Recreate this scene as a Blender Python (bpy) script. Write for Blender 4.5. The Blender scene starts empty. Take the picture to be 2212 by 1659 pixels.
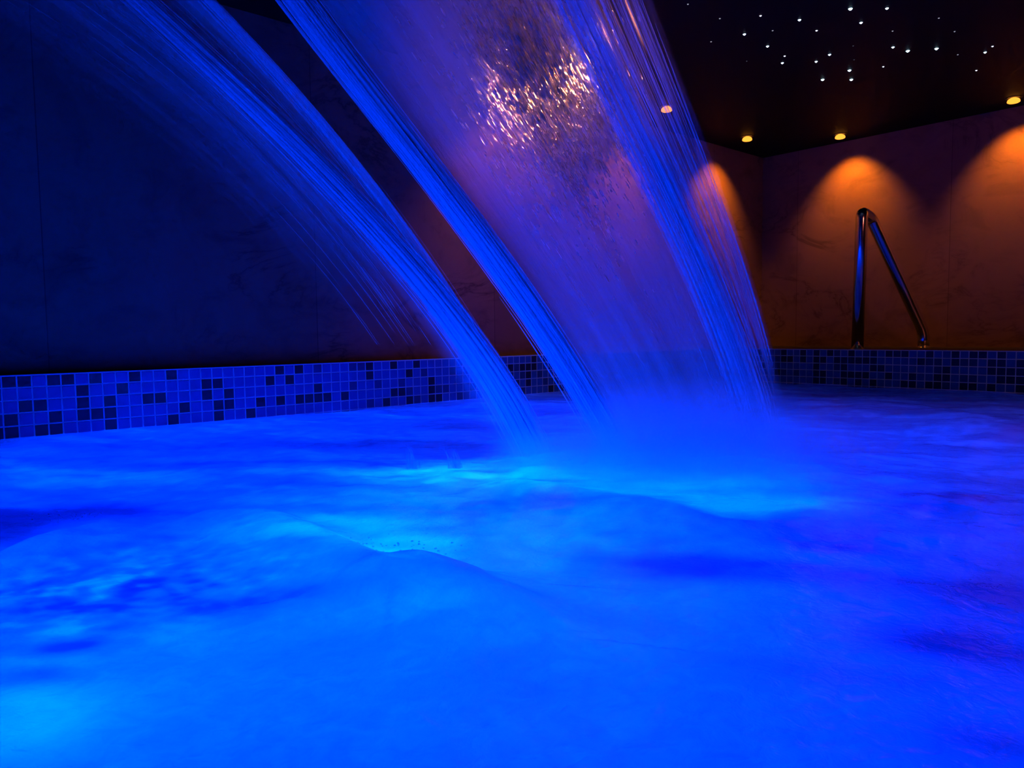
import bpy, bmesh, math, random
import numpy as np
from mathutils import Vector, Matrix, noise

random.seed(7); rng = np.random.default_rng(7)
sc = bpy.context.scene
COL = sc.collection

# ------------------------------------------------------------------ camera (metres; the lens is the origin)
F, YAW, PITCH, ROLL = 1592.6, -0.8469, -0.0688, -0.0117
RIM = -0.1405            # top of the pool rim
WATER = -0.39            # resting water level
CEIL = 1.538
XL, YB = -3.44, 5.16     # inner faces of the pool rim
XW, YW = -3.5305, 6.1518 # room walls
XR, YN = 2.3, -2.2       # far sides of the room, behind the camera
PXR, PYN = 1.6, -1.5     # far sides of the pool
T = 0.05                 # mosaic pitch
cy, sy, cp, sp = math.cos(YAW), math.sin(YAW), math.cos(PITCH), math.sin(PITCH)
fw = Vector((sy*cp, cy*cp, sp)); r0 = Vector((cy, -sy, 0)); u0 = r0.cross(fw)
rt = r0*math.cos(ROLL) + u0*math.sin(ROLL); up = u0*math.cos(ROLL) - r0*math.sin(ROLL)
cam = bpy.data.cameras.new('camera'); co = bpy.data.objects.new('camera', cam); COL.objects.link(co)
m = Matrix((rt, up, -fw)).transposed().to_4x4(); co.matrix_world = m
cam.sensor_width = 36; cam.lens = 36*F/2212; cam.clip_start = .02
sc.camera = co

def ray(x, y): return fw + rt*((x-1106)/F) - up*((y-829.5)/F)
def at(x, y, z): return ray(x, y)*z                     # a point seen at a pixel, z metres down the axis
def wp(x, y, h=0.0):                                    # a point on the water
    d = ray(x, y); return d*((WATER+h)/d.z)

# ------------------------------------------------------------------ helpers
def tag(o, label=None, cat=None, group=None, kind=None):
    for k, v in (('label', label), ('category', cat), ('group', group), ('kind', kind)):
        if v: o[k] = v
    return o
def link(name, me, mat=None, parent=None, smooth=False):
    o = bpy.data.objects.new(name, me); COL.objects.link(o)
    for mm in (mat if isinstance(mat, (list, tuple)) else [mat]):
        if mm: me.materials.append(mm)
    if parent: o.parent = parent; o.matrix_parent_inverse = Matrix.Translation(-parent.location)
    if smooth:
        for p in me.polygons: p.use_smooth = True
    return o
def empty(name, loc):
    o = bpy.data.objects.new(name, None); COL.objects.link(o); o.location = loc
    o.empty_display_size = .05
    return o
def pydata(name, v, f):
    me = bpy.data.meshes.new(name); me.from_pydata(v, [], f); me.update(); return me
def box_me(name, lo, hi, bev=0):
    bm = bmesh.new(); bmesh.ops.create_cube(bm, size=1)
    for v in bm.verts:
        for i in range(3): v.co[i] = lo[i] if v.co[i] < 0 else hi[i]
    if bev: bmesh.ops.bevel(bm, geom=bm.edges[:], offset=bev, segments=2, affect='EDGES')
    me = bpy.data.meshes.new(name); bm.to_mesh(me); bm.free(); return me
def lathe_me(name, prof, n=40):
    v, f = [], []
    for r, z in prof:
        for k in range(n):
            a = 2*math.pi*k/n; v.append((r*math.cos(a), r*math.sin(a), z))
    for i in range(len(prof)-1):
        for k in range(n):
            f.append((i*n+k, i*n+(k+1) % n, (i+1)*n+(k+1) % n, (i+1)*n+k))
    return pydata(name, v, f)
def tube_me(name, pts, rad, n=20):
    pts = [Vector(p) for p in pts]; v, f = [], []
    t0 = (pts[1]-pts[0]).normalized(); nn = t0.orthogonal().normalized()
    for i, p in enumerate(pts):
        a = pts[max(i-1, 0)]; b = pts[min(i+1, len(pts)-1)]; t = (b-a).normalized()
        nn = (nn - t*nn.dot(t)).normalized(); bb = t.cross(nn)
        for k in range(n):
            w = 2*math.pi*k/n; v.append(p + (nn*math.cos(w)+bb*math.sin(w))*rad)
    for i in range(len(pts)-1):
        for k in range(n): f.append((i*n+k, i*n+(k+1) % n, (i+1)*n+(k+1) % n, (i+1)*n+k))
    f.append(tuple(range(n))[::-1]); f.append(tuple(range((len(pts)-1)*n, len(pts)*n)))
    return pydata(name, v, f)

# ------------------------------------------------------------------ materials
class NT:
    def __init__(s, name):
        s.m = bpy.data.materials.new(name); s.m.use_nodes = True; s.t = s.m.node_tree; s.t.nodes.clear()
        s.out = s.n('ShaderNodeOutputMaterial')
    def n(s, typ, **kw):
        nd = s.t.nodes.new(typ)
        ins = kw.pop('ins', {})
        for k, v in kw.items(): setattr(nd, k, v)
        for k, v in ins.items():
            if isinstance(v, bpy.types.NodeSocket): s.t.links.new(v, nd.inputs[k])
            else: nd.inputs[k].default_value = v
        return nd
    def math(s, op, a, b=0.0, c=None, clamp=False):
        nd = s.n('ShaderNodeMath', operation=op, use_clamp=clamp)
        for i, v in enumerate((a, b) + ((c,) if c is not None else ())):
            if isinstance(v, bpy.types.NodeSocket): s.t.links.new(v, nd.inputs[i])
            else: nd.inputs[i].default_value = v
        return nd.outputs[0]
    def ramp(s, fac, stops, interp='LINEAR'):
        nd = s.n('ShaderNodeValToRGB', ins={'Fac': fac}); cr = nd.color_ramp; cr.interpolation = interp
        while len(cr.elements) < len(stops): cr.elements.new(.5)
        for e, (p, c) in zip(cr.elements, stops):
            e.position = p; e.color = c if isinstance(c, tuple) else (c, c, c, 1)
        return nd.outputs['Color']
    def mapping(s, vec, scale=(1, 1, 1), rot=(0, 0, 0), loc=(0, 0, 0)):
        return s.n('ShaderNodeMapping', ins={'Vector': vec, 'Scale': scale, 'Rotation': rot, 'Location': loc}).outputs[0]
    def noise(s, vec, scale, detail=4, rough=.5, dist=0.):
        return s.n('ShaderNodeTexNoise', ins={'Vector': vec, 'Scale': scale, 'Detail': detail, 'Roughness': rough, 'Distortion': dist}).outputs[0]
    def mixc(s, fac, a, b):
        nd = s.n('ShaderNodeMix', data_type='RGBA')
        for k, v in ((0, fac), (6, a), (7, b)):
            if isinstance(v, bpy.types.NodeSocket): s.t.links.new(v, nd.inputs[k])
            else: nd.inputs[k].default_value = v
        return nd.outputs[2]
    def mixs(s, fac, a, b):
        nd = s.n('ShaderNodeMixShader'); 
        if isinstance(fac, bpy.types.NodeSocket): s.t.links.new(fac, nd.inputs[0])
        else: nd.inputs[0].default_value = fac
        s.t.links.new(a, nd.inputs[1]); s.t.links.new(b, nd.inputs[2]); return nd.outputs[0]
    def done(s, sh, vol=None):
        if sh: s.t.links.new(sh, s.out.inputs['Surface'])
        if vol: s.t.links.new(vol, s.out.inputs['Volume'])
        return s.m
def rgb(r, g, b): return (r, g, b, 1)

def principled(name, col, rough=.5, metal=0., spec=.5):
    t = NT(name); b = t.n('ShaderNodeBsdfPrincipled', ins={'Base Color': col, 'Roughness': rough, 'Metallic': metal, 'Specular IOR Level': spec})
    return t.done(b.outputs[0])

def marble(name, axis):
    """large matt marble-look panels with soft grey veins and fine seams"""
    t = NT(name); g = t.n('ShaderNodeNewGeometry').outputs['Position']
    big = t.noise(g, 1.3, 5, .6, .6)
    base = t.mixc(big, rgb(.20, .125, .10), rgb(.30, .19, .155))
    warp = t.noise(g, 1.7, 4, .6, 1.2)
    v1 = t.math('ABSOLUTE', t.math('SUBTRACT', t.noise(t.mapping(g, (1, 1, 1.5), (.5, .6, .4)), 1.5, 7, .62, 1.6), .5))
    vein = t.ramp(v1, [(0., 1.), (.018, .35), (.06, 0.)])
    patch = t.ramp(t.noise(t.mapping(g, (1, 1, 1), (0, 0, 0), (5, 2, 1)), 1.9, 3, .5, .5), [(.47, 0.), (.62, 1.)])
    base = t.mixc(t.math('MULTIPLY', t.math('MULTIPLY', vein, patch), .75), base, rgb(.05, .035, .03))
    smoke = t.ramp(t.noise(t.mapping(g, (1, 1, 1.6), (.3, .5, .2), (1, 7, 3)), 3.2, 6, .6, 1.), [(.52, 0.), (.72, 1.)])
    base = t.mixc(t.math('MULTIPLY', smoke, .55), base, rgb(.10, .07, .06))
    sep = t.n('ShaderNodeSeparateXYZ', ins={0: g}).outputs[axis]
    fr = t.math('FRACT', t.math('DIVIDE', t.math('ADD', sep, 20.0 if axis == 0 else 20-.18), 1.2))
    seam = t.math('LESS_THAN', fr, .0035)
    cellv = t.n('ShaderNodeTexWhiteNoise', noise_dimensions='1D', ins={'W': t.math('FLOOR', t.math('DIVIDE', t.math('ADD', sep, 20.0 if axis == 0 else 20-.18), 1.2))}).outputs[0]
    base = t.mixc(t.math('MULTIPLY', cellv, .35), base, rgb(.16, .10, .085))
    base = t.mixc(t.math('MULTIPLY', seam, .6), base, rgb(.05, .035, .03))
    b = t.n('ShaderNodeBsdfPrincipled', ins={'Base Color': base, 'Roughness': .55, 'Specular IOR Level': .25})
    return t.done(b.outputs[0])

M = {}
M['wall_left'] = marble('marble_left', 1)
M['wall_back'] = marble('marble_back', 0)
M['ceiling'] = principled('black_ceiling', rgb(.006, .006, .008), .6, 0, .1)
M['dark'] = principled('dark_room', rgb(.05, .045, .045), .8, 0, .1)
t = NT('deck_stone'); g = t.n('ShaderNodeNewGeometry').outputs['Position']
M['deck'] = t.done(t.n('ShaderNodeBsdfPrincipled', ins={'Base Color': t.mixc(t.noise(g, 14, 5), rgb(.012, .012, .014), rgb(.035, .033, .035)), 'Roughness': .45}).outputs[0])
def tile_mat(name, lo, hi):
    t = NT(name); g = t.n('ShaderNodeNewGeometry').outputs['Position']
    c = t.mixc(t.noise(g, 9, 3), lo, hi)
    b = t.n('ShaderNodeBsdfPrincipled', ins={'Base Color': c, 'Roughness': .22, 'Specular IOR Level': .5,
        'Normal': t.n('ShaderNodeBump', ins={'Strength': .15, 'Distance': .01, 'Height': t.noise(g, 45, 2)}).outputs[0]})
    return t.done(b.outputs[0])
M['tile_light'] = tile_mat('glass_tile_light', rgb(.008, .11, .46), rgb(.01, .15, .58))
M['tile_mid'] = tile_mat('glass_tile_mid', rgb(.006, .06, .20), rgb(.008, .08, .28))
M['tile_dark'] = tile_mat('glass_tile_dark', rgb(.003, .015, .05), rgb(.004, .02, .09))
M['grout'] = principled('grout', rgb(.35, .75, .98), .8, 0, .2)
M['basin'] = principled('pool_basin', rgb(.25, .4, .7), .5)
M['chrome'] = principled('chrome', rgb(.85, .84, .82), .15, 1.)
M['trim'] = principled('downlight_trim', rgb(.05, .04, .03), .4, .6)

# ------------------------------------------------------------------ room shell
def quad(name, pts, mat, kind='structure', flip=False):
    me = pydata(name, [tuple(p) for p in pts], [tuple(range(len(pts)))]); return tag(link(name, me, mat), kind=kind)
BOT = WATER-1.15
tag(link('wall_left', box_me('wall_left', (XW-.12, YN-.12, RIM-.02), (XW, YW+.12, CEIL+.1)), M['wall_left']), kind='structure')
tag(link('wall_back', box_me('wall_back', (XW, YW, RIM-.02), (XR+.12, YW+.12, CEIL+.1)), M['wall_back']), kind='structure')
tag(link('wall_right', box_me('wall_right', (XR, YN, RIM-.02), (XR+.12, YW, CEIL+.1)), M['dark']), kind='structure')
tag(link('wall_front', box_me('wall_front', (XW, YN-.12, RIM-.02), (XR+.12, YN, CEIL+.1)), M['dark']), kind='structure')
tag(link('ceiling', box_me('ceiling', (XW-.12, YN-.12, CEIL), (XR+.12, YW+.12, CEIL+.12)), M['ceiling']), kind='structure')
# deck: four slabs round the pool in one floor mesh
bm = bmesh.new()
for lo, hi in (((XW, YN, BOT), (XL-.012, YW, RIM)), ((XL-.012, YB+.012, BOT), (XR, YW, RIM)),
               ((PXR+.012, YN, BOT), (XR, YB+.012, RIM)), ((XL-.012, YN, BOT), (PXR+.012, PYN-.012, RIM))):
    me = box_me('x', lo, hi); bm.from_mesh(me)
me = bpy.data.meshes.new('floor'); bm.to_mesh(me); bm.free()
tag(link('floor', me, M['deck']), kind='structure')

# pool basin (plain below the mosaic band)
v = [(XL-.01, PYN-.01, BOT), (PXR+.01, PYN-.01, BOT), (PXR+.01, YB+.01, BOT), (XL-.01, YB+.01, BOT)]
v += [(a, b, WATER-.2) for a, b, c in v[:4]]
tag(link('pool_basin', pydata('pool_basin', v, [(0, 1, 2, 3), (0, 4, 5, 1), (1, 5, 6, 2), (2, 6, 7, 3), (3, 7, 4, 0)]), M['basin']), kind='structure')

# ------------------------------------------------------------------ mosaic rim bands: real tiles on a grout bed
pat = {0: [0, 1, 3, 4, 6, 9, 12, 22, 24], 1: [5, 8, 15, 16, 21, 23], 2: [1, 2, 5, 7, 10, 11, 15, 17],
       3: [0, 3, 5, 6, 7, 13, 16, 17, 20, 22, 24, 25], 4: [0, 2, 3, 7, 12, 16, 19]}
def mosaic(name, origin, axis, inward, ncol, nrow, known, pdark, grout=.0028):
    """origin: top corner; axis: direction along the band; inward: face normal"""
    vs, fs, mi = [], [], []
    A, N = Vector(axis), Vector(inward); O = Vector(origin); Z = Vector((0, 0, -1))
    L = ncol*T; H = nrow*T
    k = len(vs); vs += [O, O+A*L, O+A*L+Z*H, O+Z*H, O-N*.012, O+A*L-N*.012, O+A*L+Z*H-N*.012, O+Z*H-N*.012]
    fs += [(0, 1, 2, 3), (0, 4, 5, 1)]; mi += [3, 3]
    rr = random.Random(11)
    for c in range(ncol):
        for r in range(nrow):
            x0, x1 = c*T+grout, (c+1)*T-grout; z0, z1 = r*T+grout+(.003 if r == 0 else 0), (r+1)*T-grout
            b = .0012; d = .0022 + rr.uniform(-.0004, .0004)
            tl = rr.uniform(-.0005, .0005); tl2 = rr.uniform(-.0005, .0005)
            k = len(vs)
            for (a, z) in ((x0, z0), (x1, z0), (x1, z1), (x0, z1)): vs.append(O+A*a+Z*z)
            for q, (a, z) in enumerate(((x0+b, z0+b), (x1-b, z0+b), (x1-b, z1-b), (x0+b, z1-b))):
                vs.append(O+A*a+Z*z+N*(d+(tl if q in (0, 3) else -tl)+(tl2 if q < 2 else -tl2)))
            fs += [(k+4, k+5, k+6, k+7)]+[(k+i, k+(i+1) % 4, k+4+(i+1) % 4, k+4+i) for i in range(4)]
            kc = known(c, r)
            if kc is None: kc = 2 if rr.random() < pdark else (1 if rr.random() < .18 else 0)
            mi += [kc]*5
    me = pydata(name, [tuple(p) for p in vs], fs)
    me.polygons.foreach_set('material_index', mi)
    bm = bmesh.new(); bm.from_mesh(me); bmesh.ops.recalc_face_normals(bm, faces=bm.faces); bm.to_mesh(me); bm.free()
    return tag(link(name, me, [M['tile_light'], M['tile_mid'], M['tile_dark'], M['grout']]), kind='structure')
C0 = 0.4553 - T*60
nl = int((YB-C0)/T)+1
def knL(c, r):
    c -= 59
    if 0 <= c < 26 and r < 5: return 2 if c in pat[r] else 0
    return None
mosaic('trim_1', (XL, C0, RIM), (0, 1, 0), (1, 0, 0), nl, 9, knL, .2)
mosaic('trim_2', (-2.3989-21*T-.0, YB, RIM), (1, 0, 0), (0, -1, 0), 102, 9, lambda c, r: None, .33)
mosaic('trim_3', (PXR, PYN, RIM), (0, 1, 0), (-1, 0, 0), int((YB-PYN)/T), 9, lambda c, r: None, .3)
mosaic('trim_4', (XL, PYN, RIM), (1, 0, 0), (0, 1, 0), int((PXR-XL)/T), 9, lambda c, r: None, .3)

# ------------------------------------------------------------------ handrail (one bent chrome tube with foot flanges)
def arc_path(pts, rads, seg=10):
    pts = [Vector(p) for p in pts]; out = [pts[0]]
    for i in range(1, len(pts)-1):
        a, b, c = pts[i-1], pts[i], pts[i+1]; r = rads[i-1]
        d1 = (a-b).normalized(); d2 = (c-b).normalized()
        p0 = b+d1*r; p2 = b+d2*r
        for k in range(seg+1):
            s = k/seg; out.append(p0*(1-s)**2 + b*2*s*(1-s) + p2*s*s)
    out.append(pts[-1]); return out
def on_y(x, y, Y):
    d = ray(x, y); return d*(Y/d.y)
yA, yB = YB+.14, YB+.75
pA = on_y(1852, 752, yA); pA.z = RIM
pT = on_y(1862, 458, yA); 
pE = on_y(1995, 718, yB); pF = on_y(1995, 752, yB); pF.z = RIM
hr = empty('pool_handrail', (pA.x, pA.y, RIM))
tag(hr, 'bent chrome tube handrail standing on the deck behind the back pool rim', 'handrail')
path = arc_path([pA, pT, on_y(1881, 470, yA+.2), pE, pF], [.05, .05, .06])
link('rail_tube', tube_me('rail_tube', path, .040, 28), M['chrome'], hr, True)
for q in (pA, pF):
    fm = lathe_me('foot_flange', [(.0, .006), (.041, .006), (.046, .004), (.048, 0)], 32)
    o = link('foot_flange', fm, M['chrome'], hr, True); o.matrix_parent_inverse = Matrix(); o.location = (q.x-hr.location.x, q.y-hr.location.y, 0)

# ------------------------------------------------------------------ ceiling downlights
WARM = (1.0, .26, .003)
def em(name, col, s):
    t = NT(name); return t.done(t.n('ShaderNodeEmission', ins={'Color': col, 'Strength': s}).outputs[0])
M['bulb'] = em('warm_bulb', rgb(1., .31, .03), 2.1)
M['bulb_core'] = em('warm_bulb_core', rgb(1., .74, .30), 8.)
DL = [((-3.158, 4.236), 'warm round downlight glowing through the right fringe of the wide waterfall', 1),
      ((-3.228, 5.380), 'warm round downlight near the room corner, above the orange patch on the left wall', 1),
      ((-2.722, 5.898), 'warm round downlight on the ceiling directly above the chrome handrail area', 1),
      ((-1.551, 5.897), 'warm round downlight at the right edge of the picture, above the back wall', 1),
      ((-3.12, 3.10), 'warm round downlight whose light glitters orange behind the wide waterfall', 0)]
proto = None
for (x, y), lab, vis in DL:
    if proto is None:
        e = empty('downlight', (x, y, CEIL))
        link('trim_ring', lathe_me('trim_ring', [(.028, -.001), (.032, -.004), (.046, -.004), (.050, -.002), (.051, 0)], 40), M['trim'], e, True)
        link('lamp_bulb', lathe_me('lamp_bulb', [(.0005, -.036), (.016, -.0355), (.030, -.034), (.037, -.030), (.0385, -.025), (.036, -.016), (.029, -.008), (.018, -.002), (.012, 0)], 32), M['bulb'], e, True)
        for c in e.children: c.matrix_parent_inverse = Matrix()
        proto = e
    else:
        e = proto.copy(); COL.objects.link(e); e.location = (x, y, CEIL)
        for c in proto.children:
            d = c.copy(); COL.objects.link(d); d.parent = e
    tag(e, lab, 'ceiling light', 'warm downlights along the ceiling edge')
def spot(loc, col, W, size=125, blend=.9, rad=.02, aim=(0, 0, -1)):
    l = bpy.data.lights.new('spot', 'SPOT'); l.color = col; l.energy = W; l.spot_size = math.radians(size); l.spot_blend = blend
    l.shadow_soft_size = rad; o = bpy.data.objects.new('spot_light', l); COL.objects.link(o); o.location = loc
    o.rotation_euler = Vector(aim).to_track_quat('-Z', 'Y').to_euler(); return o
for (x, y), lab, vis in DL:
    spot((x, y, CEIL-.06), WARM, 34 if vis else 24, 92, .85, .02, (-.55, 0, -1) if x < -3 else (0, .55, -1))
    if not vis: spot((x, y, CEIL-.06), (1., .30, .08), 95, 18.5, .9, .035, at(1180, 105, 1.9)-Vector((x, y, CEIL-.06)))  # extra narrow beam added at this lamp to make the sheet glitter orange
# the same kind of lamps further along the back wall and over the far deck, beyond the frame
for x, y, w in ((-.38, 5.897, 42), (.8, 5.897, 42)):
    spot((x, y, CEIL-.06), WARM, w*.75, 92, .85, .02, (0, .55, -1))
def point(loc, col, W, rad):
    l = bpy.data.lights.new('point', 'POINT'); l.color = col; l.energy = W; l.shadow_soft_size = rad
    o = bpy.data.objects.new('point_light', l); COL.objects.link(o); o.location = loc; return o
# soft warm-red fill light, added under the ceiling out of view
def area(loc, col, W, size, aim=(0, 0, -1), sy_=None):
    l = bpy.data.lights.new('area', 'AREA'); l.color = col; l.energy = W; l.shape = 'DISK' if not sy_ else 'RECTANGLE'; l.size = size
    if sy_: l.size_y = sy_
    o = bpy.data.objects.new('area_light', l); COL.objects.link(o); o.location = loc
    o.rotation_euler = Vector(aim).to_track_quat('-Z', 'Y').to_euler(); return o
area((.9, 3.2, CEIL-.05), (1., .19, .13), 15., .6, (-.3, .7, -.3))

# ------------------------------------------------------------------ fibre-optic stars in the black ceiling
stars = [(1643,34,2,'mid-bright'),(1608,74,3,'bright'),(1658,100,3,'bright'),(1727,43,3,'bright'),(1764,66,2,'mid-bright'),(1695,121,2,'mid-bright'),
 (1690,136,3,'bright'),(1763,133,3,'bright'),(1792,118,3,'bright'),(1777,172,4,'brightest'),(1835,152,4,'very bright'),(1839,172,4,'very bright'),
 (1837,19,4,'very bright'),(1860,49,3,'bright'),(1916,18,3,'bright'),(1928,67,1,'faint'),(1929,102,3,'bright'),(1961,110,4,'very bright'),
 (1908,144,2,'small'),(2023,105,4,'very bright'),(2062,68,1,'faint'),(2028,39,1,'very faint'),(2069,118,1,'faint'),(2128,113,3,'bright'),
 (2144,100,2,'mid-bright'),(2109,152,2,'small'),(1555,40,1,'faint'),(1536,90,1,'small'),(1486,9,1,'very faint'),(1669,66,1,'faint'),
 (1613,132,0,'barely visible'),(1843,99,0,'barely visible'),(1845,129,0,'barely visible')]
place = ['white star light high in the upper left group, above the pair of blue stars','blue-white star light leftmost of the bright ones in the starry ceiling',
 'blue-white star light below and right of the leftmost bright star','white star light right of the topmost star of the left group','white star light alone in the middle of the left half',
 'white star light, upper one of the close slanting pair','blue star light, lower one of the close slanting pair','white star light just above left of the brightest blue star',
 'white star light up and right of the star over the brightest one','blue star light, lowest left of the triangle nearest the downlights','blue-white star light, top of the close vertical pair',
 'blue-white star light, bottom of the close vertical pair','white star light, left one of the two at the top edge','white star light below the left one of the two at the top edge',
 'white star light, right one of the two at the top edge','white star light above the left end of the row of three','white star light, left end of the row of three on the right',
 'white star light, middle of the row of three on the right','white star light below the left end of the row of three','white star light, right end of the row of three on the right',
 'white star light up and right of the right end of the row','white star light, topmost in the right part of the ceiling','white star light between the row of three and the right pair',
 'white star light, left lower one of the pair at the far right','white star light, right upper one of the pair at the far right','white star light below the pair at the far right',
 'white star light left of the group, nearer the top edge','white star light left of the group, lower one by the waterfall','white star light, nearest to the waterfall at the top edge',
 'white star light between the leftmost bright stars and the middle','white star light under the leftmost bright star','white star light in the gap above the vertical pair','white star light just above the vertical pair']
starmats = [em('star_%d' % i, rgb(*c), s) for i, (c, s) in enumerate([((.5, .55, .8), .12), ((.6, .62, .8), .5), ((.7, .75, 1.), 2.), ((.55, .75, 1.), 5.), ((.5, .8, 1.), 9.)])]
starrad = [.003, .0035, .0045, .006, .0075]
smesh = []
for i in range(5):
    r = starrad[i]
    me = lathe_me('star_light', [(.0003, -r*.95), (r*.5, -r*.85), (r*.85, -r*.5), (r, 0), (r*1.25, -.0008), (r*1.3, .0)], 14); me.materials.append(starmats[i])
    for p in me.polygons: p.use_smooth = True
    smesh.append(me)
for (x, y, k, w), pl in zip(stars, place):
    d = ray(x, y); P = d*(CEIL/d.z)
    o = bpy.data.objects.new('star_light', smesh[k]); COL.objects.link(o); o.location = P
    tag(o, w+' '+pl.replace('blue-white', 'bluish') if len((w+' '+pl).split()) <= 16 else pl, 'star light', 'fibre-optic star lights in the black ceiling')

# ------------------------------------------------------------------ pool water: churned, foaming, lit by lamps under it
def gauss(X, Y, cx, cy_, sx, sy_=None, ang=0.):
    sy_ = sy_ or sx; c, s = math.cos(ang), math.sin(ang)
    a = (X-cx)*c+(Y-cy_)*s; b = -(X-cx)*s+(Y-cy_)*c
    return np.exp(-(a*a/(2*sx*sx)+b*b/(2*sy_*sy_)))
def vnoise(X, Y, s, seed):                              # smooth value noise
    g = np.random.default_rng(seed).random((256, 256))*2-1
    x = X*s+100; y = Y*s+100; xi = np.floor(x).astype(int); yi = np.floor(y).astype(int); fx = x-xi; fy = y-yi
    fx = fx*fx*fx*(fx*(fx*6-15)+10); fy = fy*fy*fy*(fy*(fy*6-15)+10)
    G = lambda a, b: g[a % 256, b % 256]
    return (G(xi, yi)*(1-fx)+G(xi+1, yi)*fx)*(1-fy)+(G(xi, yi+1)*(1-fx)+G(xi+1, yi+1)*fx)*fy
def seg_dist(X, Y, pts):
    D = np.full(X.shape, 1e9); S = np.zeros(X.shape); side = np.zeros(X.shape)
    tot = 0; n = len(pts)-1
    for i in range(n):
        a, b = pts[i], pts[i+1]; dx, dy = b[0]-a[0], b[1]-a[1]; l2 = dx*dx+dy*dy
        tt = np.clip(((X-a[0])*dx+(Y-a[1])*dy)/l2, 0, 1)
        ex = X-a[0]-tt*dx; ey = Y-a[1]-tt*dy; d = np.sqrt(ex*ex+ey*ey)
        w = d < D; D = np.where(w, d, D); S = np.where(w, (i+tt)/n, S); side = np.where(w, np.sign(ex*dy-ey*dx), side)
    return D, S, side
def ridge(X, Y, px, amp, near, far):
    """steep on the far side, gentle towards the camera"""
    pts = [tuple(wp(q[0], q[1], amp*.8)[:2]) for q in px]; D, S, _ = seg_dist(X, Y, pts)
    R = np.sqrt(X*X+Y*Y); r_line = np.interp(S, np.linspace(0, 1, len(pts)), [math.hypot(*q) for q in pts])
    w = np.where(R > r_line, far, near)
    return amp*np.exp(-(D/w)**2)*np.sin(np.pi*np.clip(S, .04, .96))**.6
def height(X, Y):
    R = np.sqrt(X*X+Y*Y)
    h = (.016*vnoise(X, Y, 1.1, 1)+.010*vnoise(X+.3*Y, Y, 2.4, 2)+.005*vnoise(X, Y, 5.5, 3))*np.clip((R-.5)/1.8, .12, 1)
    h += (.0035*vnoise(X, Y, 13, 4)+.0018*vnoise(X, Y, 29, 5))*np.clip((R-.8)/.9, .1, 1)
    h += ridge(X, Y, [(330, 1120), (450, 1092), (560, 1100), (660, 1135), (780, 1195), (900, 1212), (1000, 1222), (1120, 1230)], .034, .12, .05)
    h += ridge(X, Y, [(700, 1260), (820, 1232), (900, 1232), (1010, 1250), (1120, 1285), (1230, 1350)], .030, .13, .045)
    h += ridge(X, Y, [(-60, 1190), (60, 1155), (150, 1130), (250, 1095)], .030, .10, .03)
    h += ridge(X, Y, [(1000, 1010), (1130, 1040), (1260, 1065), (1400, 1090), (1560, 1135), (1700, 1130), (1850, 1095)], .022, .12, .06)
    h += ridge(X, Y, [(1830, 885), (1900, 877), (1990, 882), (2090, 895), (2212, 915), (2300, 925)], .022, .18, .07)
    c = wp(1550, 1010); h += .035*gauss(X, Y, c.x, c.y, .30, .22)
    c = wp(1180, 1000); h += .018*gauss(X, Y, c.x, c.y, .12)
    edge = np.minimum(np.minimum(X-XL, YB-Y), np.minimum(PXR-X, Y-PYN))
    return WATER + h*np.clip(edge/.15, .5, 1)
def graded(lo, hi, c, fine, coarse):
    out = [c]; 
    for sgn, lim in ((-1, lo), (1, hi)):
        p = c; 
        while (p > lo) if sgn < 0 else (p < hi):
            stp = fine+(coarse-fine)*min(1, abs(p-c)/2.6); p += sgn*stp; out.append(min(max(p, lo), hi))
    return np.unique(np.array(out))
gx = graded(XL+.001, PXR, -.7, .006, .018); gy = graded(PYN, YB-.001, .8, .006, .018)
X, Y = np.meshgrid(gx, gy, indexing='ij'); H = height(X, Y)
nx, ny = X.shape
co_ = np.stack([X, Y, H], -1).reshape(-1, 3)
idx = np.arange(nx*ny).reshape(nx, ny)
fc = np.stack([idx[:-1, :-1], idx[1:, :-1], idx[1:, 1:], idx[:-1, 1:]], -1).reshape(-1, 4)
me = bpy.data.meshes.new('pool_water')
me.vertices.add(len(co_)); me.vertices.foreach_set('co', co_.ravel())
me.loops.add(fc.size); me.loops.foreach_set('vertex_index', fc.ravel())
me.polygons.add(len(fc)); me.polygons.foreach_set('loop_start', np.arange(0, fc.size, 4)); me.polygons.foreach_set('loop_total', np.full(len(fc), 4))
me.update(); me.validate()
me.polygons.foreach_set('use_smooth', np.ones(len(fc), bool))
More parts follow.
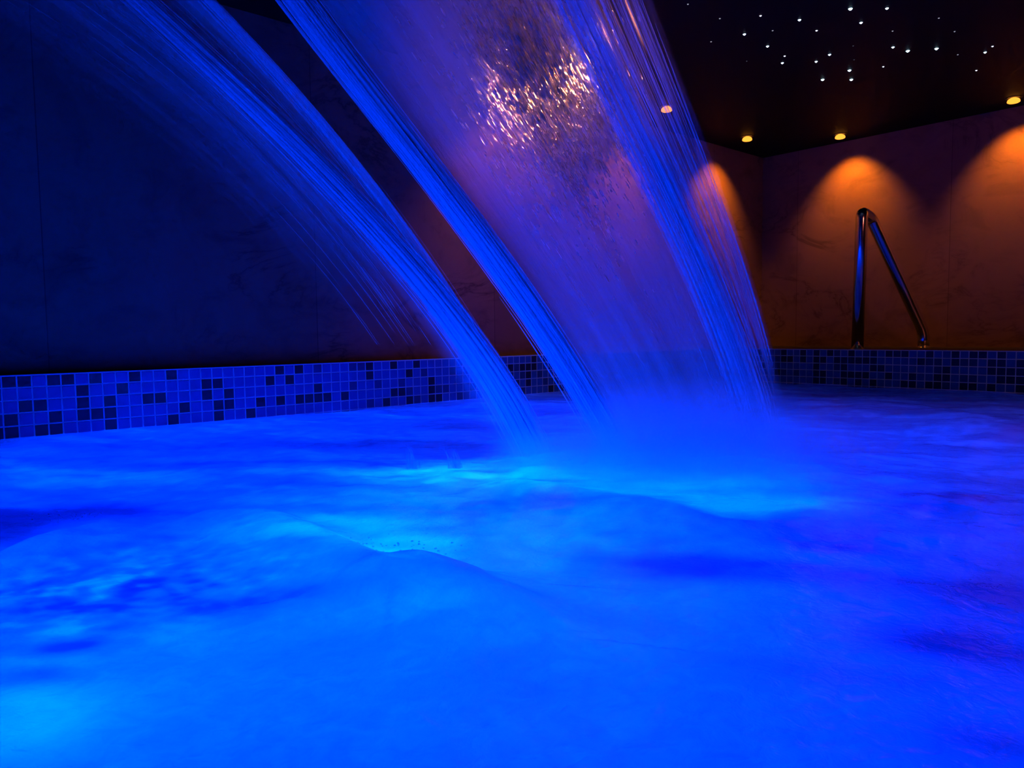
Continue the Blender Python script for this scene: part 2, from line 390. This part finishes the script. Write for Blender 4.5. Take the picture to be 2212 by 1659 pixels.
# foam cover: 1 = thick bubbles, 0 = clear water; dim right side and shading of the humps are painted in
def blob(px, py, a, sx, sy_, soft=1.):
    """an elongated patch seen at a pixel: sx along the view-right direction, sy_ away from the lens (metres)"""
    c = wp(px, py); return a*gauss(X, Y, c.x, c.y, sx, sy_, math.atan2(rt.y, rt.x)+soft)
foam_and_shade = np.full(X.shape, .74)
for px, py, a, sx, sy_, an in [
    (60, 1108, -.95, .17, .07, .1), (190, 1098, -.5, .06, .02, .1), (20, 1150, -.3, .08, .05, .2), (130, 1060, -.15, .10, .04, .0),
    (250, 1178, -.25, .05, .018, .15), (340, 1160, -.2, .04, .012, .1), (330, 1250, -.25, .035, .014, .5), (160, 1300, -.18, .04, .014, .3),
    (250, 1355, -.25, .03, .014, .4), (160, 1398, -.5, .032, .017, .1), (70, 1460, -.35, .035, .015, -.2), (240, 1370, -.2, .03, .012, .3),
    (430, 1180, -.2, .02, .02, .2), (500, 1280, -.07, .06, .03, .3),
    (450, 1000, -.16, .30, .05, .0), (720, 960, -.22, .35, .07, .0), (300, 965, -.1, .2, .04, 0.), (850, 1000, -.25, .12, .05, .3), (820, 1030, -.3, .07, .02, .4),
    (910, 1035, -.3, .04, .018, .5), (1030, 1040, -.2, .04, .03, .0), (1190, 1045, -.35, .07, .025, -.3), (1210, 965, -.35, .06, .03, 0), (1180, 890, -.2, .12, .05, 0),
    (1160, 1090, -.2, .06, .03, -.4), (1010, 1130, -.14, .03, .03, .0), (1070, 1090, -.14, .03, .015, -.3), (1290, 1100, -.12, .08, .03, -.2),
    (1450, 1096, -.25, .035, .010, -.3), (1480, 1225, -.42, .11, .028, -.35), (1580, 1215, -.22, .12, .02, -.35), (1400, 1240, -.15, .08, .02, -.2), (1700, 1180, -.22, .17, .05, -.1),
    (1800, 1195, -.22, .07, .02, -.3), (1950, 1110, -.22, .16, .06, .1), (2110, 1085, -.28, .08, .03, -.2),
    (2140, 1290, -.24, .14, .14, .2), (2080, 1370, -.15, .10, .05, 0.), (2212, 1230, -.2, .12, .12, 0.), (2190, 1420, -.25, .09, .04, -.5), (2010, 1390, -.2, .05, .03, 0), (2150, 1600, -.30, .045, .025, -.2),  # weaker light at the right painted in as darker water
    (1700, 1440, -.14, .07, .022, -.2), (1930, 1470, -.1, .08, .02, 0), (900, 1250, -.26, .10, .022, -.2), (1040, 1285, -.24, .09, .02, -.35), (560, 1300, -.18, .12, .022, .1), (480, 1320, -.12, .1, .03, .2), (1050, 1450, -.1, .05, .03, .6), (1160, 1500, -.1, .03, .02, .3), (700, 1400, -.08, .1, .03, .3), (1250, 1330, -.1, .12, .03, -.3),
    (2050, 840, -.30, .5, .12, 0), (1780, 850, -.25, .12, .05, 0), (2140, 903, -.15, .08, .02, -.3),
    # thick froth, plus painted glow on the crest and at lower left
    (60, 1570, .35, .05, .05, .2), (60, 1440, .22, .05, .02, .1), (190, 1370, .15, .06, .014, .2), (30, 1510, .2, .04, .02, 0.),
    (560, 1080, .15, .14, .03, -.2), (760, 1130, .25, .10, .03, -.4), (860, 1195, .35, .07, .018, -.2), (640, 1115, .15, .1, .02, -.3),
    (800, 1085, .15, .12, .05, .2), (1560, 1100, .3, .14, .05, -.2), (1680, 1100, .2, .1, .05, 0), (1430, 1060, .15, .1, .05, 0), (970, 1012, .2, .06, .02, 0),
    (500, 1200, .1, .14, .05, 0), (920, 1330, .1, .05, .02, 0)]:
    foam_and_shade += blob(px, py, a, sx, sy_, an)
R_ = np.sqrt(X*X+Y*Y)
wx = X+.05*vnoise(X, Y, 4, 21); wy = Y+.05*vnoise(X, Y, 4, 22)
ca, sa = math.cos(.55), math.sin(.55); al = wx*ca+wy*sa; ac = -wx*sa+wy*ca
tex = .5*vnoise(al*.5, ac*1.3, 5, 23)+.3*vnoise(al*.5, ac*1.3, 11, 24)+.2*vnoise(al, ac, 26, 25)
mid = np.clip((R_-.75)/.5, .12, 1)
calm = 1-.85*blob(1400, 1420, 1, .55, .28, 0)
foam_and_shade += .40*tex*mid*np.clip(calm, .15, 1)
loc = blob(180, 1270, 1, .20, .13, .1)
foam_and_shade += loc*(.35*vnoise(X, Y, 16, 31)+.30*vnoise(al, ac*1.5, 34, 32)+.18*vnoise(X, Y, 70, 33))
foam_and_shade = np.clip(foam_and_shade, .10, 1.3)
at_ = me.attributes.new('foam_and_shade', 'FLOAT', 'POINT'); at_.data.foreach_set('value', foam_and_shade.ravel().astype(np.float32))
clr = np.zeros(X.shape)  # openings added so the uplights below pass through the surface
for px, py, r_ in ((1165, 1000, .16), (1500, 1005, .34)):
    c = wp(px, py); clr += .38*gauss(X, Y, c.x, c.y, r_, r_*.7, math.atan2(rt.y, rt.x))
for px, py, r_, k_ in ((893, 1012, .03, .38), (985, 1012, .03, .38), (870, 1185, .09, .15), (150, 1103, .07, .15)):
    c = wp(px, py, .02); clr += k_*gauss(X, Y, c.x, c.y, r_)
at_ = me.attributes.new('clear', 'FLOAT', 'POINT'); at_.data.foreach_set('value', np.clip(clr, 0, .38).ravel().astype(np.float32))
t = NT('foaming_water'); g = t.n('ShaderNodeNewGeometry').outputs['Position']
fa = t.n('ShaderNodeAttribute', attribute_name='foam_and_shade').outputs['Fac']
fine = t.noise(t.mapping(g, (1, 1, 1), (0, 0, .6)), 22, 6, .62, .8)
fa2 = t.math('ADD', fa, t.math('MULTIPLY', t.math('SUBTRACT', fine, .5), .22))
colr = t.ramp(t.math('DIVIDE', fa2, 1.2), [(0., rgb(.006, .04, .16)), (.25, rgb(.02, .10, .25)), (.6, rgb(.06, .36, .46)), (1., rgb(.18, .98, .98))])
bump = t.n('ShaderNodeBump', ins={'Strength': .35, 'Distance': .01, 'Height': t.noise(g, 38, 4, .55, .5)}).outputs[0]
tr = t.n('ShaderNodeBsdfTranslucent', ins={'Color': colr, 'Normal': bump}).outputs[0]
df = t.n('ShaderNodeBsdfDiffuse', ins={'Color': colr, 'Normal': bump}).outputs[0]
gl = t.n('ShaderNodeBsdfGlossy', ins={'Color': rgb(1, 1, 1), 'Roughness': .16, 'Normal': bump}).outputs[0]
fr = t.n('ShaderNodeFresnel', ins={'IOR': 1.33, 'Normal': bump}).outputs[0]
win = t.n('ShaderNodeAttribute', attribute_name='clear').outputs['Fac']
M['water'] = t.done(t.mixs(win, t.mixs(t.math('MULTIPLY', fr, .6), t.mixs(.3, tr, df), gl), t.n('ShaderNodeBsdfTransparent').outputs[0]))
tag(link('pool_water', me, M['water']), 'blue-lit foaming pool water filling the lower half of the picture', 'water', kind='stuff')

# submerged blue pool lamps (under the foam, shining up)
BLUE = (0., .038, 1.); BG = .27
for px, py, dz, W, s in [(30, 1620, .26, 17, .12), (60, 1430, .26, 10, .1), (800, 1150, .22, 16, .12), (330, 1430, .45, 30, .3), (760, 1130, .45, 62, .3), (520, 1230, .45, 40, .3), (980, 1300, .45, 40, .3),
                         (1560, 1060, .50, 85, .45), (1250, 1180, .5, 42, .4), (620, 1010, .55, 60, .5), (300, 930, .55, 75, .5), (120, 1010, .5, 45, .4), (-200, 1080, .5, 40, .4), (700, 905, .6, 50, .5),
                         (1100, 1500, .45, 22, .4), (1600, 1500, .5, 14, .5), (1900, 950, .7, 55, .9), (2100, 1330, .5, 4, .3), (1100, 890, .7, 80, .8)]:
    c = wp(px, py); area((c.x, c.y, WATER-dz), BLUE, W*BG, s, (0, 0, 1))
area((-1.6, 2.4, WATER-1.1), BLUE, 110*BG, 3.0, (0, 0, 1))  # broad fill added under the water to even out the glow

for px, py, W, tx, ty, tz in ((1165, 1010, 290, 800, 400, 1.95), (1350, 1010, 390, 950, 420, 1.9), (1500, 1010, 360, 1250, 420, 1.9), (1650, 1010, 330, 1450, 480, 1.95)):  # added blue uplights, aimed to brighten the falling streams
    c = wp(px, py); p0 = Vector((c.x, c.y, WATER-.9)); l_ = spot(p0, BLUE, W*(2.2 if px < 1300 else 1.5), 44, .8, .05, at(tx, ty, tz)-p0)
for px, py, W in ((893, 1012, 70), (985, 1012, 70), (870, 1185, 60)):  # uplights added to brighten the two splashes and the crest bubbles
    c = wp(px, py); spot((c.x, c.y, WATER-.35), BLUE, W, 40, .8, .05, (0, 0, 1))
# ------------------------------------------------------------------ falling water
def curve_fn(pts, yl):
    ys = np.array([p[1] for p in pts], float); xs = np.array([p[0] for p in pts], float)
    c = np.polyfit(ys, xs, 3)
    def f(y):
        y = np.asarray(y, float); yc = np.maximum(y, ys[0]-20); x = np.polyval(c, yc); d = np.polyval(np.polyder(c), ys[0]-20)
        return x + np.where(y < ys[0]-20, (y-ys[0]+20)*d, 0)
    return f
CV = {'Aleft': [(-50, 0), (208, 167), (400, 320), (542, 438), (741, 696), (860, 850), (930, 980)],
 'Acore': [(307, 0), (407, 99), (520, 194), (633, 307), (746, 416), (836, 520), (927, 624), (998, 714), (1068, 818), (1123, 908), (1162, 987)],
 'Aright': [(455, 0), (497, 54), (588, 149), (678, 253), (768, 353), (841, 452), (904, 542), (995, 692), (1060, 785), (1120, 880), (1172, 987)],
 'Bleft': [(645, 0), (700, 75), (805, 205), (859, 280), (1000, 470), (1068, 562), (1148, 665), (1207, 755), (1262, 850), (1312, 935), (1345, 1000)],
 'Bright': [(1238, 0), (1292, 110), (1343, 211), (1394, 329), (1432, 414), (1474, 498), (1533, 612), (1565, 699), (1595, 793), (1625, 888), (1655, 990)],
 'Cright': [(1400, 0), (1436, 67), (1491, 202), (1503, 262), (1533, 359), (1575, 464), (1617, 591), (1655, 692), (1680, 800), (1700, 900), (1712, 985)]}
YTOP, YEND = -420., 1000.
class Fall:                                             # a curved sheet of falling water between two trajectories
    def __init__(s, a, b):
        s.fa, s.fb = curve_fn(CV[a], 0), curve_fn(CV[b], 0)
        s.za = s.land(s.fa); s.zb = s.land(s.fb)
    def land(s, f):
        x = float(f(990)); return wp(x, 990).dot(fw)
    def P(s, u, v, off=0.0):
        """u across 0..1, v down 0..1, off: metres away from the lens"""
        y = YTOP+(YEND-YTOP)*v
        x = float(s.fa(y))*(1-u)+float(s.fb(y))*u
        z = s.za*(1-u)+s.zb*u - (990-y)*.00056 + off
        return at(x, y, z)
def sheet_me(name, fall, u0, u1, nu, nv, off, amp, seed, dens):
    vs, al_, uvs = [], [], []
    for i in range(nu+1):
        u = u0+(u1-u0)*i/nu
        for j in range(nv+1):
            v = j/nv
            o = off+amp*(noise.noise((u*9, v*2.2, seed))+.25*noise.noise((u*20, v*3, seed+9)))
            vs.append(tuple(fall.P(u, v, o))); al_.append(max(0., dens((i/nu), v))); uvs.append((u, v))
    fs = [(i*(nv+1)+j, (i+1)*(nv+1)+j, (i+1)*(nv+1)+j+1, i*(nv+1)+j+1) for i in range(nu) for j in range(nv)]
    me = pydata(name, vs, fs)
    a = me.attributes.new('dens', 'FLOAT', 'POINT'); a.data.foreach_set('value', np.array(al_, np.float32))
    l = me.uv_layers.new(name='UVMap')
    li = np.empty(len(me.loops), np.int32); me.loops.foreach_get('vertex_index', li)
    l.data.foreach_set('uv', np.array(uvs, np.float32)[li].ravel())
    return me
def sheet_mat(name, fu, fv, seed, refr=.12, gain=1., lo=.25, hi=1.9, fleck=0.):
    t = NT(name); uv = t.n('ShaderNodeUVMap').outputs[0]
    d = t.n('ShaderNodeAttribute', attribute_name='dens').outputs['Fac']
    n1 = t.noise(t.mapping(uv, (fu, fv, 1), (0, 0, 0), (seed, seed, 0)), 1., 5, .6, .15)
    n2 = t.noise(t.mapping(uv, (fu*4.5, fv*3.2, 1), (0, 0, 0), (seed+3, seed, 0)), 1., 4, .6, .1)
    s = t.math('ADD', t.math('MULTIPLY', n1, .8), t.math('MULTIPLY', n2, .2))
    s = t.n('ShaderNodeMapRange', interpolation_type='SMOOTHSTEP', ins={'Value': s, 'From Min': .30, 'From Max': .76, 'To Min': lo, 'To Max': hi}).outputs[0]
    al = t.math('MULTIPLY', t.math('MULTIPLY', d, s), gain, clamp=True)
    white = rgb(.9, .92, .95)
    tr = t.n('ShaderNodeBsdfTranslucent', ins={'Color': white}).outputs[0]; df = t.n('ShaderNodeBsdfDiffuse', ins={'Color': white}).outputs[0]
    rf = t.n('ShaderNodeBsdfRefraction', ins={'Color': rgb(1, 1, 1), 'Roughness': .38, 'IOR': 1.13}).outputs[0]
    if fleck:
        nb = t.noise(t.mapping(uv, (58, 40, 1), (0, 0, -.0), (seed, 2, 0)), 1., 3, .7, .3)
        bn = t.n('ShaderNodeBump', ins={'Strength': 1., 'Distance': fleck, 'Height': nb}).outputs[0]
        t.t.links.new(bn, rf.node.inputs['Normal']); rf.node.inputs['Roughness'].default_value = .22
    body = t.mixs(refr, t.mixs(.5, tr, df), rf)
    return t.done(t.mixs(al, t.n('ShaderNodeBsdfTransparent').outputs[0], body))
def strand_mat(name, al, refr=.1):
    t = NT(name); white = rgb(.92, .94, .97)
    tr = t.n('ShaderNodeBsdfTranslucent', ins={'Color': white}).outputs[0]; df = t.n('ShaderNodeBsdfDiffuse', ins={'Color': white}).outputs[0]
    gl = t.n('ShaderNodeBsdfGlossy', ins={'Color': white, 'Roughness': .3}).outputs[0]
    body = t.mixs(refr, t.mixs(.5, tr, df), gl)
    return t.done(t.mixs(al, t.n('ShaderNodeBsdfTransparent').outputs[0], body))
def strands_me(name, fall, n, ufun, v0, v1, lmin, lmax, rmin, rmax, spread, seg=22, seed=1):
    """fine threads of water following the fall; ufun(rand)->u (may depend on v), spread = depth scatter"""
    rr = np.random.default_rng(seed); V, Fc = [], []
    for k in range(n):
        L = rr.uniform(lmin, lmax); a = rr.uniform(v0-L*.5, v1-L*.4); b = min(a+L, v1); a = max(a, v0)
        if b-a < .01: continue
        uf = ufun(rr); o = rr.normal()*spread; r = rr.uniform(rmin, rmax); ns = max(3, int(seg*(b-a)/(v1-v0)+3))
        ph = rr.uniform(0, 9); base = len(V)
        for i in range(ns+1):
            s = i/ns; v = a+(b-a)*s
            p = fall.P(uf(v)+.0012*math.sin(v*23+ph), v, o+.004*math.sin(v*17+ph*2)); w = r*max(.06, math.sin(math.pi*min(.97, max(.03, s)))**.7)
            for ax in ((rt*w), (-rt*w*.5+fw*w*.87), (-rt*w*.5-fw*w*.87)): V.append(tuple(p+ax))
        for i in range(ns):
            q = base+i*3
            for j in range(3): Fc.append((q+j, q+(j+1) % 3, q+3+(j+1) % 3, q+3+j))
    return pydata(name, V, Fc)

FA = Fall('Aleft', 'Aright'); FC = Fall('Acore', 'Aright'); FB = Fall('Bleft', 'Bright'); FR = Fall('Bright', 'Cright')
def bell(x, c, w): return math.exp(-((x-c)/w)**2)
def sm(a, b, x): x = min(1, max(0, (x-a)/(b-a))); return x*x*(3-2*x)
def ucore(fall, target, width):
    """u of another curve inside this fall, plus a gaussian offset of `width` pixels(y)"""
    ft = curve_fn(CV[target], 0)
    def mk(rr):
        g = rr.normal()
        def uf(v):
            y = YTOP+(YEND-YTOP)*v; a = float(fall.fa(y)); b = float(fall.fb(y))
            return (float(ft(y))+g*width(v)-a)/max(60., b-a) if abs(b-a) > 60 else .5+g*.3
        return uf
    return mk
WTH = strand_mat('water_thread', .55); WTHF = strand_mat('water_thread_faint', .22)
# --- narrow waterfall (left)
wa = empty('waterfall', wp(1165, 1000)); tag(wa, 'narrow blue waterfall on the left, one bright stream beside a faint veil', 'waterfall', 'falling streams into the pool')
def dA(u, v):       # faint veil, fading out low down on the left
    fade = 1-sm(.55, .82, v)*(1-sm(.6, .95, u)) ; left = sm(0, .22, u)
    return (.10+.26*sm(.1, .8, u))*fade*left*(.45+.55*v)*(1+.0*v)
link('water_veil', sheet_me('water_veil', FA, -.25, 1.0, 110, 90, 0, .02, 3, dA), sheet_mat('veil_streaks', 16, 1.4, 3.), wa, True)
link('water_veil', sheet_me('water_veil', FA, -.1, 1.0, 100, 90, .04, .02, 13, lambda u, v: dA(u, v)*.7), sheet_mat('veil_streaks_back', 26, 1.8, 8.), wa, True)
pxw = lambda a, b: (lambda v: a+(b-a)*max(0, (v-.29)/.71))
link('bright_stream', strands_me('bright_stream', FA, 900, ucore(FA, 'Acore', pxw(13, 17)), .0, 1., .3, .9, .0016, .0036, .014, 40, 5), WTH, wa)
link('edge_stream', strands_me('edge_stream', FA, 230, ucore(FA, 'Aright', pxw(9, 10)), .0, 1., .2, .6, .001, .0026, .01, 40, 6), WTHF, wa)
def dAc(u, v): return .16*(.3+v)*sm(0, .2, u)*(1-sm(.85, 1., u))+.25*sm(.6, .95, v)
link('water_film', sheet_me('water_film', FC, 0, 1.0, 50, 90, .01, .012, 23, dAc), sheet_mat('film_streaks', 9, 1.2, 5.), wa, True)
def uveil(rr):
    b = rr.random()**.7
    return lambda v: .05+.9*b
link('spray_threads', strands_me('spray_threads', FA, 170, uveil, .1, .82, .03, .16, .0006, .0016, .03, 40, 9), WTHF, wa)
# --- wide waterfall (right)
wb = empty('waterfall', wp(1500, 1000)); tag(wb, 'wide sheet waterfall in the middle, rolled bright edges and orange glitter at top', 'waterfall', 'falling streams into the pool')
def dB(u, v): return (.50+.08*sm(.6, 1., v)-.10*sm(.5, 1., u)*(1-v))*(1+.3*bell(u, 0, .12)+.25*bell(u, 1, .15)) + .3*sm(.86, 1., v)
link('water_sheet', sheet_me('water_sheet', FB, -.02, 1.05, 120, 100, 0, .012, 31, dB), sheet_mat('sheet_streaks', 9, 1.1, 11., .42, 1., .82, 1.2, .04), wb, True)
link('water_sheet', sheet_me('water_sheet', FB, 0.0, 1.02, 110, 100, .06, .012, 37, lambda u, v: dB(u, v)*.7), sheet_mat('sheet_streaks_back', 16, 1.4, 17., .42, 1., .82, 1.2, .04), wb, True)
link('left_edge_stream', strands_me('left_edge_stream', FB, 850, ucore(FB, 'Bleft', pxw(17, 14)), .0, 1., .3, .9, .0014, .0032, .016, 40, 15), WTH, wb)
link('right_edge_stream', strands_me('right_edge_stream', FB, 520, ucore(FB, 'Bright', pxw(26, 20)), .0, 1., .2, .7, .0012, .0028, .016, 40, 16), WTHF, wb)
def dC(u, v): return (.16*(1-sm(.75, 1., u))+.12)*(1-sm(.93, 1.0, u))*(1-.75*sm(.82, .97, v)*sm(.3, .8, u))
link('side_spray', sheet_me('side_spray', FR, -.05, 1.05, 60, 90, .02, .02, 41, dC), sheet_mat('spray_streaks', 7, 1.5, 23.), wb, True)
link('side_threads', strands_me('side_threads', FR, 260, lambda rr: (lambda b: (lambda v: b))(rr.random()*.95), .0, .85, .08, .4, .0008, .0022, .02, 40, 19), WTHF, wb)
# droplets catching the lamp behind the sheet
t = NT('water_bead'); white = rgb(1, 1, 1)
rf = t.n('ShaderNodeBsdfRefraction', ins={'Color': white, 'Roughness': .30, 'IOR': 1.18}).outputs[0]
tr = t.n('ShaderNodeBsdfTranslucent', ins={'Color': white}).outputs[0]
df = t.n('ShaderNodeBsdfDiffuse', ins={'Color': white}).outputs[0]
M['bead'] = t.done(t.mixs(.15, rf, t.mixs(.3, tr, df)))
def ubead(rr):
    g = .66+.16*rr.normal()
    return lambda v: g
def beads(name, n, seed, v0, v1, uc, us):
    rr = np.random.default_rng(seed); V, Fc = [], []
    for k in range(n):
        v = min(.8, max(.2, (v0+v1)/2+rr.normal()*(v1-v0)/2)); u = uc+us*rr.normal()-.6*(v-.44)
        L = rr.uniform(.004, .018)*(1+.0*v); r = rr.uniform(.0010, .0028); o = rr.normal()*.03
        p = fallb(u, v, o); q = fallb(u, v+.004, o); d = (q-p).normalized(); a = d.orthogonal().normalized(); a = (-fw-d*(-fw).dot(d)).normalized(); b = d.cross(a); base = len(V); rot = rr.uniform(-.9, .9)
        for s, w in ((-1, .05), (-.5, .8), (.2, 1.), (.75, .7), (1, .05)):
            for j in range(5):
                an = rot+(j-2)*.62; V.append(tuple(p+d*L*s+(a*math.cos(an)+b*math.sin(an))*r*w))
        for i in range(4):
            for j in range(4): Fc.append((base+i*5+j, base+i*5+j+1, base+i*5+6+j, base+i*5+5+j))
    return pydata(name, V, Fc)
fallb = FB.P
o = link('glitter_droplets', beads('glitter_droplets', 5000, 51, .345, .53, .69, .13), M['bead'], wb, True); tag(o, 'orange glittering droplets', kind='stuff')

# ------------------------------------------------------------------ splashes and bubbles on the water
def crown(px, py, hgt, lean, seed):
    rr = random.Random(seed); b = wp(px, py); base = Vector((b.x, b.y, WATER+.0)); V, Fc = [], []
    for k in range(26):
        h = hgt*rr.uniform(.35, 1.)*(1 if k % 3 else .5); r = rr.uniform(.0016, .0042); st = base+rt*rr.gauss(0, .010)+fw*rr.gauss(0, .010); q0 = len(V); ns = 9
        dx = lean+rr.gauss(0, .12)
        for i in range(ns+1):
            s = i/ns; p = st+Vector((0, 0, 1))*h*(s*1.15-.15*s*s)+rt*(dx*h*s*s); w = r*(1.5-1.4*s)
            for a in (0, 2.1, 4.2): V.append(tuple(p+rt*math.cos(a)*w+fw*math.sin(a)*w))
        for i in range(ns):
            for j in range(3): Fc.append((q0+i*3+j, q0+i*3+(j+1) % 3, q0+i*3+3+(j+1) % 3, q0+i*3+3+j))
    return pydata('water_splash', V, Fc)
for px, py, hg, ln, lab in ((893, 1012, .075, -.15, 'small thin water splash rising left of the bright stream, left one of two'),
                            (985, 1012, .065, -.35, 'small leaning water splash just left of where the narrow waterfall lands')):
    tag(link('water_splash', crown(px, py, hg, ln, px), WTHF), lab, 'splash', 'small splashes on the water')
def bubbles(name, cx, cy_, sx, sy_, n, rmin, rmax, seed):
    rr = random.Random(seed); bm = bmesh.new()
    for k in range(n):
        px = rr.gauss(cx, sx); py = rr.gauss(cy_, sy_); p = wp(px, py); hh = float(height(np.array([p.x]), np.array([p.y]))[0])
        r = rr.uniform(rmin, rmax)
        bmesh.ops.create_icosphere(bm, subdivisions=2, radius=r, matrix=Matrix.Translation((p.x, p.y, hh+r*.2)) @ Matrix.Diagonal((1, 1, .7, 1)))
    me = bpy.data.meshes.new(name); bm.to_mesh(me); bm.free(); return me
t = NT('bubble_skin'); w = rgb(1, 1, 1)
M['bubble'] = t.done(t.mixs(.12, t.n('ShaderNodeBsdfTranslucent', ins={'Color': w}).outputs[0], t.n('ShaderNodeBsdfGlossy', ins={'Color': w, 'Roughness': .12}).outputs[0]))
for args, lab in (((870, 1185, 60, 14, 60, .0008, .0024, 3), 'cluster of glinting bubbles on the crest in the middle of the pool'),
                  ((150, 1103, 40, 6, 30, .0008, .002, 4), 'cluster of small bubbles on the dark water patch at left')):
    tag(link('foam_bubbles', bubbles('foam_bubbles', *args), M['bubble'], None, True), lab, 'bubbles', kind='stuff')

# ------------------------------------------------------------------ spray mist where the water lands
def mist(name, px, py, size, dens, lab):
    c = wp(px, py); bm = bmesh.new(); bmesh.ops.create_icosphere(bm, subdivisions=4, radius=1)
    for v in bm.verts: v.co *= 1+.12*noise.noise(v.co*2.+Vector((px, 0, 0)))
    for v in bm.verts:
        q = v.co; v.co = rt*q.x*size[0]+Vector((fw.x, fw.y, 0)).normalized()*q.y*size[1]+Vector((0, 0, q.z*size[2]))
    me = bpy.data.meshes.new(name); bm.to_mesh(me); bm.free()
    t = NT(name); tc = t.n('ShaderNodeTexCoord').outputs['Object']
    ln = t.n('ShaderNodeVectorMath', operation='LENGTH', ins={0: t.mapping(tc, (1/size[0], 1/size[0], 1/size[2]))}).outputs['Value']
    fall = t.n('ShaderNodeMapRange', interpolation_type='SMOOTHSTEP', ins={'Value': ln, 'From Min': 1., 'From Max': .15, 'To Min': 0., 'To Max': dens}).outputs[0]
    n = t.noise(tc, 9, 3); fall = t.math('MULTIPLY', fall, t.math('ADD', n, .5))
    v = t.n('ShaderNodeVolumeScatter', ins={'Color': rgb(1, 1, 1), 'Density': fall, 'Anisotropy': 0.2}).outputs[0]
    o = link(name, me, t.done(None, v)); o.location = (c.x, c.y, WATER+.02)
    return tag(o, lab, 'mist', kind='stuff')
mist('spray_mist', 1500, 1025, (.50, .38, .27), 7., 'soft blue spray mist where the wide waterfall hits the pool')
mist('spray_mist', 1190, 1010, (.24, .22, .13), 5., 'low blue mist at the foot of the narrow waterfall')

# ------------------------------------------------------------------ world and film
w = bpy.data.worlds.new('world'); sc.world = w; w.use_nodes = True
w.node_tree.nodes['Background'].inputs[0].default_value = (0, 0, 0, 1)
sc.view_settings.view_transform = 'Standard'; sc.view_settings.look = 'None'; sc.view_settings.gamma = 1; sc.view_settings.use_curve_mapping = False
sc.view_settings.exposure = 0
cyc = sc.cycles
cyc.transparent_max_bounces = 64; cyc.max_bounces = 8; cyc.diffuse_bounces = 4; cyc.glossy_bounces = 3; cyc.transmission_bounces = 6; cyc.volume_bounces = 1
cyc.use_denoising = True; cyc.sample_clamp_indirect = 20; cyc.volume_step_rate = 2; cyc.caustics_reflective = False; cyc.caustics_refractive = False
cyc.max_bounces = 4; cyc.diffuse_bounces = 2; cyc.glossy_bounces = 2; cyc.transmission_bounces = 3
cyc.use_light_tree = False; cyc.use_adaptive_sampling = True; cyc.adaptive_threshold = .05; cyc.adaptive_min_samples = 20
